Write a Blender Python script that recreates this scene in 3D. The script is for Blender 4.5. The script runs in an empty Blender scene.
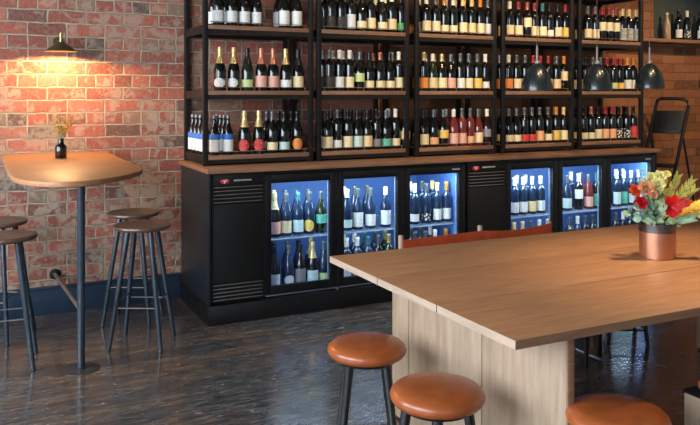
import bpy, bmesh, math, random
from mathutils import Vector, Matrix
random.seed(7)
PI = math.pi
SC = bpy.context.scene
COL = SC.collection

# ------------------------------------------------------------------ camera
YAW = math.radians(26.4)
FW = Vector((math.sin(YAW), math.cos(YAW), 0)); RT = Vector((math.cos(YAW), -math.sin(YAW), 0))
cam_d = bpy.data.cameras.new('camera'); cam = bpy.data.objects.new('camera', cam_d); COL.objects.link(cam)
cam.location = (0, 0, 1.5); cam.rotation_euler = (PI/2, 0, -YAW)
cam_d.sensor_width = 36; cam_d.lens = 758/700*36; cam_d.shift_y = -119/700; cam_d.clip_start = .05
SC.camera = cam

def at_y(px, Y):                      # where the line of sight through a photo column meets a depth plane
    u = (px-350)/758; r = FW + u*RT
    return Y/r.y*r.x

# ------------------------------------------------------------------ materials
def new_mat(name):
    m = bpy.data.materials.new(name); m.use_nodes = True
    nt = m.node_tree; nt.nodes.clear()
    o = nt.nodes.new('ShaderNodeOutputMaterial'); b = nt.nodes.new('ShaderNodeBsdfPrincipled')
    nt.links.new(b.outputs[0], o.inputs[0])
    return m, nt, b, o
def N(nt, typ, **kw):
    n = nt.nodes.new('ShaderNode'+typ)
    for k, v in kw.items():
        if k.startswith('i_'):
            key = k[2:]
            n.inputs[int(key) if key.isdigit() else key.replace('_', ' ')].default_value = v
        else: setattr(n, k, v)
    return n
def L(nt, a, b): nt.links.new(a, b)
def ramp(nt, fac, stops, interp='LINEAR'):
    r = N(nt, 'ValToRGB'); r.color_ramp.interpolation = interp
    e = r.color_ramp.elements
    while len(e) < len(stops): e.new(.5)
    for el, (p, c) in zip(e, stops): el.position = p; el.color = (*c, 1) if len(c) == 3 else c
    L(nt, fac, r.inputs[0]); return r.outputs[0]
def math_n(nt, op, a, b=None, clamp=False):
    n = N(nt, 'Math', operation=op, use_clamp=clamp)
    for i, v in enumerate((a, b)):
        if v is None: continue
        if isinstance(v, (int, float)): n.inputs[i].default_value = v
        else: L(nt, v, n.inputs[i])
    return n.outputs[0]
def mix(nt, fac, a, b, blend='MIX'):
    n = N(nt, 'Mix', data_type='RGBA', blend_type=blend)
    for i, v in ((0, fac), (6, a), (7, b)):
        if isinstance(v, (int, float)): n.inputs[i].default_value = v
        elif isinstance(v, tuple): n.inputs[i].default_value = (*v, 1)
        else: L(nt, v, n.inputs[i])
    return n.outputs[2]
def s(r, g, b):                       # sRGB 0-255 to linear
    f = lambda c: ((c/255+.055)/1.055)**2.4 if c > 10 else c/255/12.92
    return (f(r), f(g), f(b))
def noise(nt, vec, scale, detail=4, rough=.55, dist=0):
    n = N(nt, 'TexNoise', i_Scale=scale, i_Detail=detail, i_Roughness=rough, i_Distortion=dist); L(nt, vec, n.inputs['Vector']); return n.outputs['Fac']
def mapped(nt, scale=(1, 1, 1), rot=(0, 0, 0), loc=(0, 0, 0), src='Object'):
    tc = N(nt, 'TexCoord'); mp = N(nt, 'Mapping'); mp.inputs['Scale'].default_value = scale; mp.inputs['Rotation'].default_value = rot; mp.inputs['Location'].default_value = loc
    L(nt, tc.outputs[src], mp.inputs[0]); return mp.outputs[0]
def bump(nt, b, h, strength=.3, dist=.01):
    n = N(nt, 'Bump', i_Strength=strength, i_Distance=dist); L(nt, h, n.inputs['Height']); L(nt, n.outputs[0], b.inputs['Normal'])

def plain(name, c, rough=.5, metal=0., var=.08, nscale=30, coat=0., bumpy=0., spec=.5, trans=0., emit=None, estr=0.):
    m, nt, b, o = new_mat(name)
    v = mapped(nt); n = noise(nt, v, nscale)
    lo = tuple(max(0, x*(1-var*2)) for x in c); hi = tuple(min(1, x*(1+var*2)) for x in c)
    L(nt, ramp(nt, n, [(.3, lo), (.7, hi)]), b.inputs['Base Color'])
    rr = math_n(nt, 'MULTIPLY_ADD', n, .12); nt.nodes[-1].inputs[2].default_value = max(0, rough-.06); L(nt, rr, b.inputs['Roughness'])
    b.inputs['Metallic'].default_value = metal; b.inputs['Coat Weight'].default_value = coat; b.inputs['Coat Roughness'].default_value = .08
    b.inputs['Specular IOR Level'].default_value = spec; b.inputs['Transmission Weight'].default_value = trans
    if emit: b.inputs['Emission Color'].default_value = (*emit, 1); b.inputs['Emission Strength'].default_value = estr
    if bumpy: bump(nt, b, n, bumpy, .004)
    return m

def wood(name, c1, c2, axis='X', scale=1., rough=.45, coat=0., streak=.0, boards=None):
    m, nt, b, o = new_mat(name)
    sc = {'X': (1.2, 14, 14), 'Y': (14, 1.2, 14), 'Z': (14, 14, 1.2)}[axis]
    v = mapped(nt, tuple(x*scale for x in sc))
    n1 = noise(nt, v, 2.2, 6, .6, .6)
    v2 = mapped(nt, tuple(x*scale*5 for x in sc)); n2 = noise(nt, v2, 2.5, 3, .6)
    k = math_n(nt, 'ADD', math_n(nt, 'MULTIPLY', n1, .75), math_n(nt, 'MULTIPLY', n2, .25))
    c = ramp(nt, k, [(.32, c2), (.5, tuple((a+q)/2 for a, q in zip(c1, c2))), (.66, c1)])
    L(nt, c, b.inputs['Base Color']); b.inputs['Roughness'].default_value = rough; b.inputs['Coat Weight'].default_value = coat
    L(nt, ramp(nt, n2, [(.2, (rough-.08,)*3), (.8, (rough+.1,)*3)]), b.inputs['Roughness'])
    bump(nt, b, n2, .12, .003)
    return m

def brick_mat(name, stops, mortar, lime=1., limecol=s(176, 160, 140), zoff=0., fade=None, mort_w=.013, squash=.5, bw=.25):
    m, nt, b, o = new_mat(name)
    tc = N(nt, 'TexCoord'); geo = N(nt, 'NewGeometry')
    sep = N(nt, 'SeparateXYZ'); L(nt, geo.outputs['Position'], sep.inputs[0])
    cmb = N(nt, 'CombineXYZ'); L(nt, math_n(nt, 'ADD', sep.outputs[0], sep.outputs[1]), cmb.inputs[0]); L(nt, math_n(nt, 'ADD', sep.outputs[2], zoff), cmb.inputs[1])
    wob = N(nt, 'TexNoise', i_Scale=9., i_Detail=3.); L(nt, geo.outputs['Position'], wob.inputs['Vector'])
    ws = N(nt, 'VectorMath', operation='SCALE'); ws.inputs['Scale'].default_value = .022; L(nt, wob.outputs['Color'], ws.inputs[0])
    va = N(nt, 'VectorMath', operation='ADD'); L(nt, cmb.outputs[0], va.inputs[0]); L(nt, ws.outputs[0], va.inputs[1])
    def bt(c1, c2, mo):
        t = N(nt, 'TexBrick', offset=.5, offset_frequency=2, squash=squash, squash_frequency=3)
        t.inputs['Color1'].default_value = c1; t.inputs['Color2'].default_value = c2; t.inputs['Mortar'].default_value = mo
        t.inputs['Scale'].default_value = 1; t.inputs['Mortar Size'].default_value = mort_w/2; t.inputs['Mortar Smooth'].default_value = .35
        t.inputs['Brick Width'].default_value = bw; t.inputs['Row Height'].default_value = .0875; t.inputs['Bias'].default_value = 0
        L(nt, va.outputs[0], t.inputs['Vector']); return t
    t = bt((0, 0, 0, 1), (1, 1, 1, 1), (.5, .5, .5, 1))
    col = ramp(nt, t.outputs['Color'], stops, 'LINEAR')
    fine = noise(nt, geo.outputs['Position'], 55, 5, .65); mid = noise(nt, geo.outputs['Position'], 13, 4, .6, .4)
    big = noise(nt, geo.outputs['Position'], 2.3, 3, .6)
    col = mix(nt, ramp(nt, fine, [(.4, (0, 0, 0)), (.8, (.3,)*3)]), col, mortar)
    lm = math_n(nt, 'ADD', math_n(nt, 'MULTIPLY', mid, .62), math_n(nt, 'MULTIPLY', big, .42))
    lmask = ramp(nt, lm, [(.535, (0, 0, 0)), (.6, (.85*lime,)*3)])
    if fade:  # weakens mortar and lime along X: dimmer light put into the colour
        mr = N(nt, 'MapRange', i_1=fade[0], i_2=fade[1], i_3=1., i_4=fade[2]); L(nt, sep.outputs[0], mr.inputs[0])
        lmask = math_n(nt, 'MULTIPLY', lmask, mr.outputs[0])
    col = mix(nt, lmask, col, limecol)
    # pale band of worn lime low on the wall
    low = N(nt, 'MapRange', i_1=1.1, i_2=.25, i_3=0., i_4=1.05*lime); L(nt, sep.outputs[2], low.inputs[0])
    lw = math_n(nt, 'MULTIPLY', low.outputs[0], ramp(nt, mid, [(.45, (0, 0, 0)), (.6, (1, 1, 1))]))
    if fade: lw = math_n(nt, 'MULTIPLY', lw, mr.outputs[0])
    col = mix(nt, lw, col, limecol)
    mo = mix(nt, ramp(nt, mid, [(.35, (0, 0, 0)), (.65, (1, 1, 1))]), mortar, tuple(x*.55 for x in mortar))
    mfac = t.outputs['Fac']
    if fade: mfac = math_n(nt, 'MULTIPLY', mfac, mr.outputs[0])
    col = mix(nt, mfac, col, mo)
    L(nt, col, b.inputs['Base Color']); b.inputs['Roughness'].default_value = .85; b.inputs['Specular IOR Level'].default_value = .25
    h = math_n(nt, 'SUBTRACT', math_n(nt, 'MULTIPLY', fine, .35), t.outputs['Fac'])
    bump(nt, b, h, .8, .012)
    return m

def floor_mat():
    m, nt, b, o = new_mat('worn_dark_boards')
    geo = N(nt, 'NewGeometry'); P_ = geo.outputs['Position']
    t = N(nt, 'TexBrick', offset=.37, offset_frequency=2, squash=1)
    t.inputs['Color1'].default_value = (0, 0, 0, 1); t.inputs['Color2'].default_value = (1, 1, 1, 1); t.inputs['Mortar'].default_value = (.5, .5, .5, 1)
    t.inputs['Scale'].default_value = 1; t.inputs['Brick Width'].default_value = 2.3; t.inputs['Row Height'].default_value = .135
    t.inputs['Mortar Size'].default_value = .0022; t.inputs['Mortar Smooth'].default_value = .3
    L(nt, P_, t.inputs['Vector'])
    mp = N(nt, 'Mapping'); mp.inputs['Scale'].default_value = (1.8, 8, 1); L(nt, P_, mp.inputs[0])
    st = noise(nt, mp.outputs[0], 2.4, 6, .65, .5)
    mp2 = N(nt, 'Mapping'); mp2.inputs['Scale'].default_value = (2.0, 3.0, 1); L(nt, P_, mp2.inputs[0])
    blot = noise(nt, mp2.outputs[0], 1.6, 7, .68, 1.0)
    mp3 = N(nt, 'Mapping'); mp3.inputs['Scale'].default_value = (6, 10, 1); L(nt, P_, mp3.inputs[0])
    scf = noise(nt, mp3.outputs[0], 3.6, 5, .62, .6)
    mp4 = N(nt, 'Mapping'); mp4.inputs['Scale'].default_value = (3.2, 17, 1); L(nt, P_, mp4.inputs[0])
    big = noise(nt, P_, .9, 3, .5)
    k = math_n(nt, 'ADD', math_n(nt, 'MULTIPLY', st, .6), math_n(nt, 'MULTIPLY', t.outputs['Color'], .16))
    k = math_n(nt, 'ADD', k, math_n(nt, 'MULTIPLY', big, .2))
    col = ramp(nt, k, [(.3, s(40, 34, 30)), (.44, s(72, 58, 48)), (.52, s(112, 88, 68)), (.64, s(166, 128, 94))])
    grain = noise(nt, mp4.outputs[0], 3., 5, .7, .8)
    grey = ramp(nt, grain, [(.34, s(34, 34, 35)), (.48, s(76, 76, 76)), (.6, s(110, 109, 107)), (.74, s(152, 149, 142))])
    sepf = N(nt, 'SeparateXYZ'); L(nt, P_, sepf.inputs[0])
    worn = N(nt, 'MapRange', i_1=3.3, i_2=4.5, i_3=.0, i_4=.3); L(nt, sepf.outputs[1], worn.inputs[0])
    gm = ramp(nt, math_n(nt, 'SUBTRACT', math_n(nt, 'ADD', big, math_n(nt, 'MULTIPLY', blot, .5)), math_n(nt, 'MULTIPLY', worn.outputs[0], .35)), [(.5, (.05,)*3), (.78, (.9,)*3)])
    col = mix(nt, gm, col, grey)
    col = mix(nt, ramp(nt, scf, [(.645, (0, 0, 0)), (.69, (.8,)*3)]), col, s(196, 176, 150))
    col = mix(nt, math_n(nt, 'MULTIPLY', t.outputs['Fac'], .8), col, s(14, 13, 13))
    L(nt, col, b.inputs['Base Color'])
    L(nt, ramp(nt, blot, [(.3, (.12,)*3), (.55, (.2,)*3), (.75, (.36,)*3)]), b.inputs['Roughness'])
    b.inputs['Specular IOR Level'].default_value = .85
    h = math_n(nt, 'SUBTRACT', math_n(nt, 'MULTIPLY', st, .5), t.outputs['Fac'])
    h = math_n(nt, 'ADD', h, math_n(nt, 'MULTIPLY', blot, .5))
    bump(nt, b, h, .14, .006); b.inputs['Coat Weight'].default_value = .45; b.inputs['Coat Roughness'].default_value = .16
    return m

def thin_glass(name, tint=(1, 1, 1), refl=.9):
    m, nt, b, o = new_mat(name); nt.nodes.remove(b)
    tr = N(nt, 'BsdfTransparent'); tr.inputs[0].default_value = (*tint, 1)
    gl = N(nt, 'BsdfGlossy'); gl.inputs['Roughness'].default_value = .02
    fr = N(nt, 'Fresnel', i_IOR=1.45); mx = N(nt, 'MixShader')
    n = noise(nt, mapped(nt), 3, 2); L(nt, ramp(nt, n, [(.3, (refl*.95,)*3), (.7, (refl,)*3)]), gl.inputs[0])
    geo = N(nt, 'NewGeometry'); fb = math_n(nt, 'MULTIPLY', fr.outputs[0], math_n(nt, 'SUBTRACT', 1., geo.outputs['Backfacing']))
    L(nt, fb, mx.inputs[0]); L(nt, tr.outputs[0], mx.inputs[1]); L(nt, gl.outputs[0], mx.inputs[2]); L(nt, mx.outputs[0], o.inputs[0])
    return m

def label_mat(name, c, ink=(.12, .10, .09), style='text', rough=.6):
    m, nt, b, o = new_mat(name)
    v = mapped(nt, (1, 1, 1))
    if style == 'text':
        sep = N(nt, 'SeparateXYZ'); L(nt, v, sep.inputs[0])
        n = noise(nt, mapped(nt, (60, 60, 130)), 1.4, 2)
        mk = ramp(nt, n, [(.6, (0, 0, 0)), (.66, (.55,)*3)])
        col = mix(nt, mk, c, ink)
    elif style == 'pattern':
        n = N(nt, 'TexVoronoi', i_Scale=55.); L(nt, v, n.inputs[0])
        col = mix(nt, ramp(nt, n.outputs['Distance'], [(.35, (0, 0, 0)), (.45, (1, 1, 1))]), c, ink)
    else:
        n = N(nt, 'TexWave', i_Scale=28., i_Distortion=3., bands_direction='Z'); L(nt, v, n.inputs[0])
        col = mix(nt, ramp(nt, n.outputs['Fac'], [(.45, (0, 0, 0)), (.55, (1, 1, 1))]), c, ink)
    L(nt, col, b.inputs['Base Color']); b.inputs['Roughness'].default_value = rough
    return m

M = {}
M['brick'] = brick_mat('old_red_brick', [(.0, s(96, 78, 70)), (.1, s(126, 70, 60)), (.3, s(152, 82, 68)), (.5, s(168, 93, 76)), (.68, s(136, 73, 61)), (.86, s(170, 101, 84)), (1., s(126, 106, 88))], s(182, 168, 146), .62, zoff=.0205, fade=(2.0, 3.6, .12))
M['brick_warm_lit'] = brick_mat('warm_lit_brick', [(.0, s(96, 62, 44)), (.3, s(146, 94, 64)), (.5, s(156, 102, 68)), (.75, s(128, 82, 56)), (1., s(168, 114, 78))], s(118, 78, 56), .35, limecol=s(150, 118, 92), zoff=.0205, mort_w=.006, squash=1., bw=.33)  # the wall's brick again, warm light put into browner tones
M['dark_paint'] = plain('dark_teal_wall_paint', s(58, 66, 66), .8, var=.1)
M['plaster'] = plain('off_white_plaster', s(196, 194, 190), .9)
M['ceiling'] = plain('dark_ceiling_paint', s(70, 68, 66), .9)
M['floor'] = floor_mat()
M['skirting'] = plain('navy_skirting_paint', s(42, 60, 80), .35, coat=.2, bumpy=.05)
M['oak_top'] = wood('warm_oak_top', s(184, 130, 88), s(150, 102, 67), 'X', 1.6, .5, .0)
M['oak_pale'] = wood('pale_limed_oak', s(176, 152, 128), s(142, 120, 99), 'Z', .9, .6)
M['oak_pale2'] = wood('pale_limed_oak_board', s(192, 174, 152), s(150, 128, 108), 'Z', 1.1, .6)
M['oak_lit_end'] = wood('daylit_oak_edge', s(190, 168, 146), s(160, 138, 118), 'Y', 1.4, .6)  # same oak as the long edge, daylight put into a paler tone
M['oak_shaded'] = wood('shaded_oak_edge', s(150, 112, 84), s(118, 86, 64), 'X', 1.4, .55)  # same oak as the end edge, shade put into a darker tone
M['worktop'] = wood('brown_worktop', s(150, 108, 78), s(112, 78, 56), 'X', 1.3, .5)
M['shelf_wood'] = wood('shelf_timber', s(150, 110, 84), s(110, 78, 60), 'X', 1.5, .6)
M['walnut'] = wood('dark_walnut_seat', s(118, 88, 70), s(78, 56, 44), 'X', 1.5, .35, .2)
M['steel'] = plain('blackened_steel', s(38, 36, 36), .45, .5, var=.15, bumpy=.1)
M['black'] = plain('black_fridge_paint', s(15, 15, 16), .35, var=.1, coat=.1)
M['black2'] = plain('black_panel', s(10, 11, 11), .55, var=.1)
M['side_panel'] = plain('slate_end_panel', s(28, 34, 40), .42, var=.1, bumpy=.05)
M['louvre'] = plain('grey_louvre_metal', s(128, 124, 120), .4, .4)
M['chrome'] = plain('steel_rod', s(170, 172, 174), .25, .9)
M['dull_steel'] = plain('dull_steel_rod', s(110, 104, 98), .5, .3)
M['blue_leg'] = plain('blue_black_leg_paint', s(40, 52, 64), .3, var=.1, coat=.3)
M['leg_black'] = plain('black_leg', s(18, 19, 21), .35, coat=.2)
M['leather'] = plain('tan_leather', s(154, 80, 40), .3, var=.1, nscale=14, coat=.12, bumpy=.12)
M['leather_red'] = plain('red_brown_leather', s(188, 78, 42), .45, var=.1, nscale=12, bumpy=.12)
M['copper'] = plain('brushed_copper', s(198, 146, 120), .3, .95, var=.05, nscale=8)
M['rail'] = plain('grey_brown_rail', s(116, 98, 88), .45, .3)
M['plate'] = plain('scuffed_base_plate', s(62, 58, 56), .35, var=.15)
M['tin'] = plain('vase_rim_reflection', s(120, 116, 116), .2, 1., var=.12)
M['liner'] = plain('blue_fridge_liner', s(76, 112, 172), .5, var=.05)
M['wire'] = plain('pale_shelf_wire', s(150, 164, 178), .35, .3)
M['led'] = plain('led_tube', (.8, .9, 1), .5, emit=(.55, .78, 1.), estr=3)
M['glass'] = thin_glass('door_glass', (.93, .96, 1.), .8)
M['window_glass'] = thin_glass('window_glass', (1, 1, 1), .8)
M['white_paint'] = plain('white_paint', s(225, 225, 222), .5)
M['badge_red'] = plain('red_badge', s(190, 30, 30), .3, coat=.3)
M['badge_white'] = plain('badge_white', s(225, 215, 205), .4)
M['grey_text'] = plain('grey_lettering', s(170, 165, 158), .4)
M['pend'] = plain('dark_teal_enamel', s(30, 40, 44), .28, .2, var=.02, nscale=4, coat=.4)
M['pend_in'] = plain('pendant_inner_enamel', s(180, 178, 170), .5)
M['lamp_shade'] = plain('olive_bronze_shade', s(84, 72, 50), .4, .5)
M['brass'] = plain('brass', s(206, 170, 100), .25, .9)
M['bulb'] = plain('warm_bulb', (1, .8, .5), .4, emit=(1., .62, .3), estr=60)
M['amber'] = plain('amber_black_glass', s(26, 16, 14), .1, coat=.5, var=.1)
M['dry_yellow'] = plain('dried_yellow_petal', s(206, 160, 60), .8, var=.25)
M['dry_green'] = plain('dried_olive_leaf', s(120, 120, 60), .8, var=.2)
M['euca'] = plain('eucalyptus_leaf', s(184, 212, 184), .6, var=.15)
M['euca2'] = plain('deep_eucalyptus_leaf', s(140, 176, 146), .6, var=.15)
M['fern'] = plain('yellow_green_frond', s(212, 214, 124), .6, var=.15)
M['lime_flower'] = plain('pale_lime_petal', s(248, 246, 186), .6, var=.08)
M['peach'] = plain('peach_petal', s(248, 194, 152), .6, var=.1)
M['orange_f'] = plain('orange_petal', s(236, 104, 56), .5, var=.1)
M['red_f'] = plain('red_petal', s(232, 34, 44), .4, var=.12, coat=.2)
M['pink_f'] = plain('coral_pink_petal', s(232, 84, 80), .45, var=.1)
M['banksia'] = plain('amber_banksia_bristle', s(244, 180, 66), .7, var=.15, bumpy=.5, nscale=120)
M['cream_f'] = plain('cream_bud', s(228, 220, 180), .5)
M['water'] = plain('stem_green', s(70, 90, 50), .6)
# bottles
G = {'black': plain('black_bottle_glass', s(14, 15, 14), .08, coat=.6, var=.1),
     'green': plain('dark_green_bottle_glass', s(26, 40, 20), .08, coat=.6, var=.1),
     'brown': plain('brown_bottle_glass', s(36, 20, 12), .08, coat=.6, var=.1),
     'rose': plain('rose_bottle_glass', s(104, 40, 38), .08, coat=.6, var=.1),
     'pale': plain('pale_bottle_glass', s(176, 150, 122), .15, coat=.6, var=.05),
     'blue': plain('smoky_bottle_glass', s(28, 44, 66), .08, coat=.6, var=.1)}
C = {'gold': plain('gold_foil', s(216, 190, 132), .35, .6, var=.2, bumpy=.3, nscale=90),
     'pinkfoil': plain('copper_pink_foil', s(198, 128, 100), .35, .6, var=.2, bumpy=.3, nscale=90),
     'white': plain('white_capsule', s(226, 222, 206), .45), 'cream': plain('cream_capsule', s(222, 190, 130), .45),
     'grey': plain('grey_capsule', s(104, 108, 108), .35, .5), 'dark': plain('black_capsule', s(24, 24, 26), .3, .2),
     'red': plain('red_capsule', s(142, 36, 40), .4), 'orange': plain('amber_capsule', s(200, 128, 46), .4),
     'copper': plain('copper_capsule', s(172, 104, 76), .35, .5), 'teal': plain('teal_capsule', s(60, 110, 116), .4)}
LB = {'white': label_mat('white_label', s(226, 226, 220)), 'cream': label_mat('cream_label', s(232, 216, 170)),
      'ivory': label_mat('ivory_label', s(226, 202, 150)), 'yellow': label_mat('yellow_label', s(226, 190, 92)),
      'orange': label_mat('orange_label', s(226, 136, 62)), 'peach': label_mat('peach_label', s(226, 166, 120)),
      'red': label_mat('red_label', s(200, 52, 48), (.7, .55, .5)), 'pink': label_mat('pink_label', s(222, 168, 150), (.5, .1, .08)),
      'green': label_mat('green_label', s(70, 160, 84), (.75, .8, .7)), 'teal': label_mat('teal_label', s(86, 172, 146), (.85, .85, .75)),
      'pale_green': label_mat('pale_green_label', s(190, 206, 140), s(90, 140, 60)), 'grey': label_mat('grey_label', s(132, 128, 130)),
      'dark': label_mat('dark_label', s(52, 46, 46), (.5, .4, .3)), 'spotted': label_mat('black_and_white_patterned_label', s(225, 224, 218), (.02, .02, .02), 'pattern'),
      'striped': label_mat('striped_label', s(210, 208, 196), (.02, .02, .02), 'wave'), 'blue': label_mat('blue_label', s(52, 104, 190), (.1, .15, .4)),
      'aqua': label_mat('pale_aqua_label', s(196, 220, 214))}

# ------------------------------------------------------------------ mesh building
class MB:
    def __init__(self): self.bm = bmesh.new()
    def _merge(self, b2, mat=None):
        if mat is not None: bmesh.ops.transform(b2, matrix=mat, verts=b2.verts)
        me = bpy.data.meshes.new('tmp'); b2.to_mesh(me); b2.free(); self.bm.from_mesh(me); bpy.data.meshes.remove(me)
    def box(self, x0, x1, y0, y1, z0, z1, bev=0., mat=None, seg=2):
        b2 = bmesh.new(); bmesh.ops.create_cube(b2, size=1)
        bmesh.ops.transform(b2, matrix=Matrix.Translation(((x0+x1)/2, (y0+y1)/2, (z0+z1)/2)) @ Matrix.Diagonal((abs(x1-x0), abs(y1-y0), abs(z1-z0), 1)), verts=b2.verts)
        if bev: bmesh.ops.bevel(b2, geom=b2.edges[:], offset=bev, segments=seg, affect='EDGES', profile=.5)
        self._merge(b2, mat); return self
    def prism(self, pts, z0, z1, bev=0.):
        b2 = bmesh.new(); vs = [b2.verts.new((x, y, z0)) for x, y in pts]; f = b2.faces.new(vs)
        r = bmesh.ops.extrude_face_region(b2, geom=[f]); nv = [e for e in r['geom'] if isinstance(e, bmesh.types.BMVert)]
        bmesh.ops.translate(b2, vec=(0, 0, z1-z0), verts=nv)
        bmesh.ops.recalc_face_normals(b2, faces=b2.faces)
        if bev:
            ed = [e for e in b2.edges if abs(e.verts[0].co.z-e.verts[1].co.z) < 1e-6]
            bmesh.ops.bevel(b2, geom=ed, offset=bev, segments=2, affect='EDGES', profile=.5)
        self._merge(b2); return self
    def lathe(self, prof, c=(0, 0, 0), seg=20, mat=None, a0=0, a1=2*PI):
        b2 = bmesh.new(); full = abs(a1-a0-2*PI) < 1e-6; n = seg if full else seg+1
        rings = []
        for r, z in prof:
            if r < 1e-6: rings.append([b2.verts.new((0, 0, z))]*n)
            else: rings.append([b2.verts.new((r*math.cos(a0+(a1-a0)*k/seg), r*math.sin(a0+(a1-a0)*k/seg), z)) for k in range(n)])
        for a, bb in zip(rings[:-1], rings[1:]):
            for k in range(seg):
                q = [a[k], a[(k+1) % n], bb[(k+1) % n], bb[k]]; u = []
                for v in q:
                    if v not in u: u.append(v)
                if len(u) >= 3:
                    try: b2.faces.new(u)
                    except ValueError: pass
        bmesh.ops.recalc_face_normals(b2, faces=b2.faces)
        self._merge(b2, Matrix.Translation(c) @ (mat or Matrix.Identity(4))); return self
    def rod(self, p0, p1, r0, r1=None, seg=12, cap=True):
        p0 = Vector(p0); p1 = Vector(p1); d = p1-p0; r1 = r0 if r1 is None else r1
        q = d.to_track_quat('Z', 'Y').to_matrix().to_4x4(); ln = d.length
        prof = [(r0, 0), (r1, ln)]
        if cap: prof = [(0, 0)]+prof+[(0, ln)]
        return self.lathe(prof, tuple(p0), seg, q)
    def tube(self, pts, r, seg=8):
        pts = [Vector(p) for p in pts]; b2 = bmesh.new(); rings = []
        rr = r if isinstance(r, (list, tuple)) else [r]*len(pts)
        for i, p in enumerate(pts):
            t = (pts[min(i+1, len(pts)-1)]-pts[max(i-1, 0)]).normalized()
            up = Vector((0, 0, 1)) if abs(t.z) < .9 else Vector((0, 1, 0))
            a = t.cross(up).normalized(); bb = t.cross(a).normalized()
            rings.append([b2.verts.new(p+rr[i]*(a*math.cos(2*PI*k/seg)+bb*math.sin(2*PI*k/seg))) for k in range(seg)])
        for u, v in zip(rings[:-1], rings[1:]):
            for k in range(seg): b2.faces.new((u[k], u[(k+1) % seg], v[(k+1) % seg], v[k]))
        b2.faces.new(rings[0]); b2.faces.new(rings[-1]); bmesh.ops.recalc_face_normals(b2, faces=b2.faces)
        self._merge(b2); return self
    def leaf(self, c, d, up, ln, w, cup=.15, tip=1.0):
        c = Vector(c); d = Vector(d).normalized(); sd = d.cross(Vector(up)).normalized(); nn = sd.cross(d)
        b2 = bmesh.new(); n = 6; rows = []
        for i in range(n+1):
            t = i/n; ww = w*math.sin(PI*min(1, (t*.92+.06)))**.7*(1-(t**3)*(1-1/tip if tip > 1 else 0))
            base = c+d*ln*t+nn*(-cup*ln*t*t)
            rows.append([b2.verts.new(base-sd*ww+nn*ww*.35), b2.verts.new(base), b2.verts.new(base+sd*ww+nn*ww*.35)])
        for a, bb in zip(rows[:-1], rows[1:]):
            b2.faces.new((a[0], a[1], bb[1], bb[0])); b2.faces.new((a[1], a[2], bb[2], bb[1]))
        g = bmesh.ops.solidify(b2, geom=b2.faces[:], thickness=.0012)
        self._merge(b2); return self
    def ball(self, c, r, sc=(1, 1, 1), sub=2):
        b2 = bmesh.new(); bmesh.ops.create_icosphere(b2, subdivisions=sub, radius=r)
        self._merge(b2, Matrix.Translation(c) @ Matrix.Diagonal((*sc, 1))); return self
    def mesh(self, name, mat, off=(0, 0, 0), smooth=True):
        if off != (0, 0, 0): bmesh.ops.translate(self.bm, vec=-Vector(off), verts=self.bm.verts)
        me = bpy.data.meshes.new(name); self.bm.to_mesh(me); self.bm.free()
        me.materials.append(mat)
        if smooth:
            me.shade_smooth()
            try: me.set_sharp_from_angle(angle=math.radians(38))
            except Exception: pass
        return me
    def build(self, name, mat, parent=None, at=None, smooth=True):
        # geometry is given in world space; a part is stored relative to its parent, a top-level mesh relative to `at`
        off = WL[parent.name] if parent else Vector(at or (0, 0, 0))
        me = self.mesh(name, mat, tuple(off), smooth)
        o = bpy.data.objects.new(name, me); COL.objects.link(o)
        if parent: o.parent = parent; WL[o.name] = Vector(off)
        else: o.location = off; WL[o.name] = Vector(off)
        return o
WL = {}
def tag(o, label=None, cat=None, group=None, kind=None):
    if label: o['label'] = label
    if cat: o['category'] = cat
    if group: o['group'] = group
    if kind: o['kind'] = kind
    return o
def empty(name, loc, label, cat, group=None, rz=0):
    o = bpy.data.objects.new(name, None); COL.objects.link(o); o.location = loc; o.rotation_euler.z = rz
    o.empty_display_size = .1; WL[o.name] = Vector(loc); return tag(o, label, cat, group)
def copy_tree(o, parent=None):
    c = o.copy(); COL.objects.link(c); c.parent = parent
    for ch in o.children: copy_tree(ch, c)
    return c
def struct(o): o['kind'] = 'structure'; return o

# ------------------------------------------------------------------ room shell
WY = 5.54      # back wall plane
XL, XR, YF, CH = -2.9, 8.4, -3.2, 3.5
struct(MB().box(XL, XR, YF, WY+.2, -.06, 0).build('floor', M['floor'], smooth=False))
struct(MB().box(XL, XR, YF, WY+.2, CH, CH+.1).build('ceiling', M['ceiling'], smooth=False))
struct(MB().box(XL, 3.02, WY, WY+.2, 0, CH).build('wall_back', M['brick'], smooth=False))
struct(MB().box(3.02, XR, WY, WY+.2, 0, 2.02).box(3.02, 6.2, WY, WY+.2, 2.02, CH).build('wall_back_right', M['brick_warm_lit'], smooth=False))  # upper brown stops where the warm pool of light fades, set by colour
struct(MB().box(6.2, XR, WY, WY+.2, 2.02, CH).build('wall_back_upper', M['dark_paint'], smooth=False))
struct(MB().box(XR, XR+.2, YF, WY+.2, 0, CH).build('wall_right', M['plaster'], smooth=False))
struct(MB().box(XL, XR, YF-.2, YF, 0, CH).build('wall_front', M['plaster'], smooth=False))
wins = [(-2.4, -.2), (.3, 2.5), (3.0, 4.9)]
wl = MB(); z0w, z1w = .75, 3.1
wl.box(XL-.2, XL, YF, WY+.2, 0, z0w).box(XL-.2, XL, YF, WY+.2, z1w, CH)
ys = [YF]+[v for w in wins for v in w]+[WY+.2]
for i in range(0, len(ys), 2): wl.box(XL-.2, XL, ys[i], ys[i+1], z0w, z1w)
struct(wl.build('wall_left', M['plaster'], smooth=False))
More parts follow.
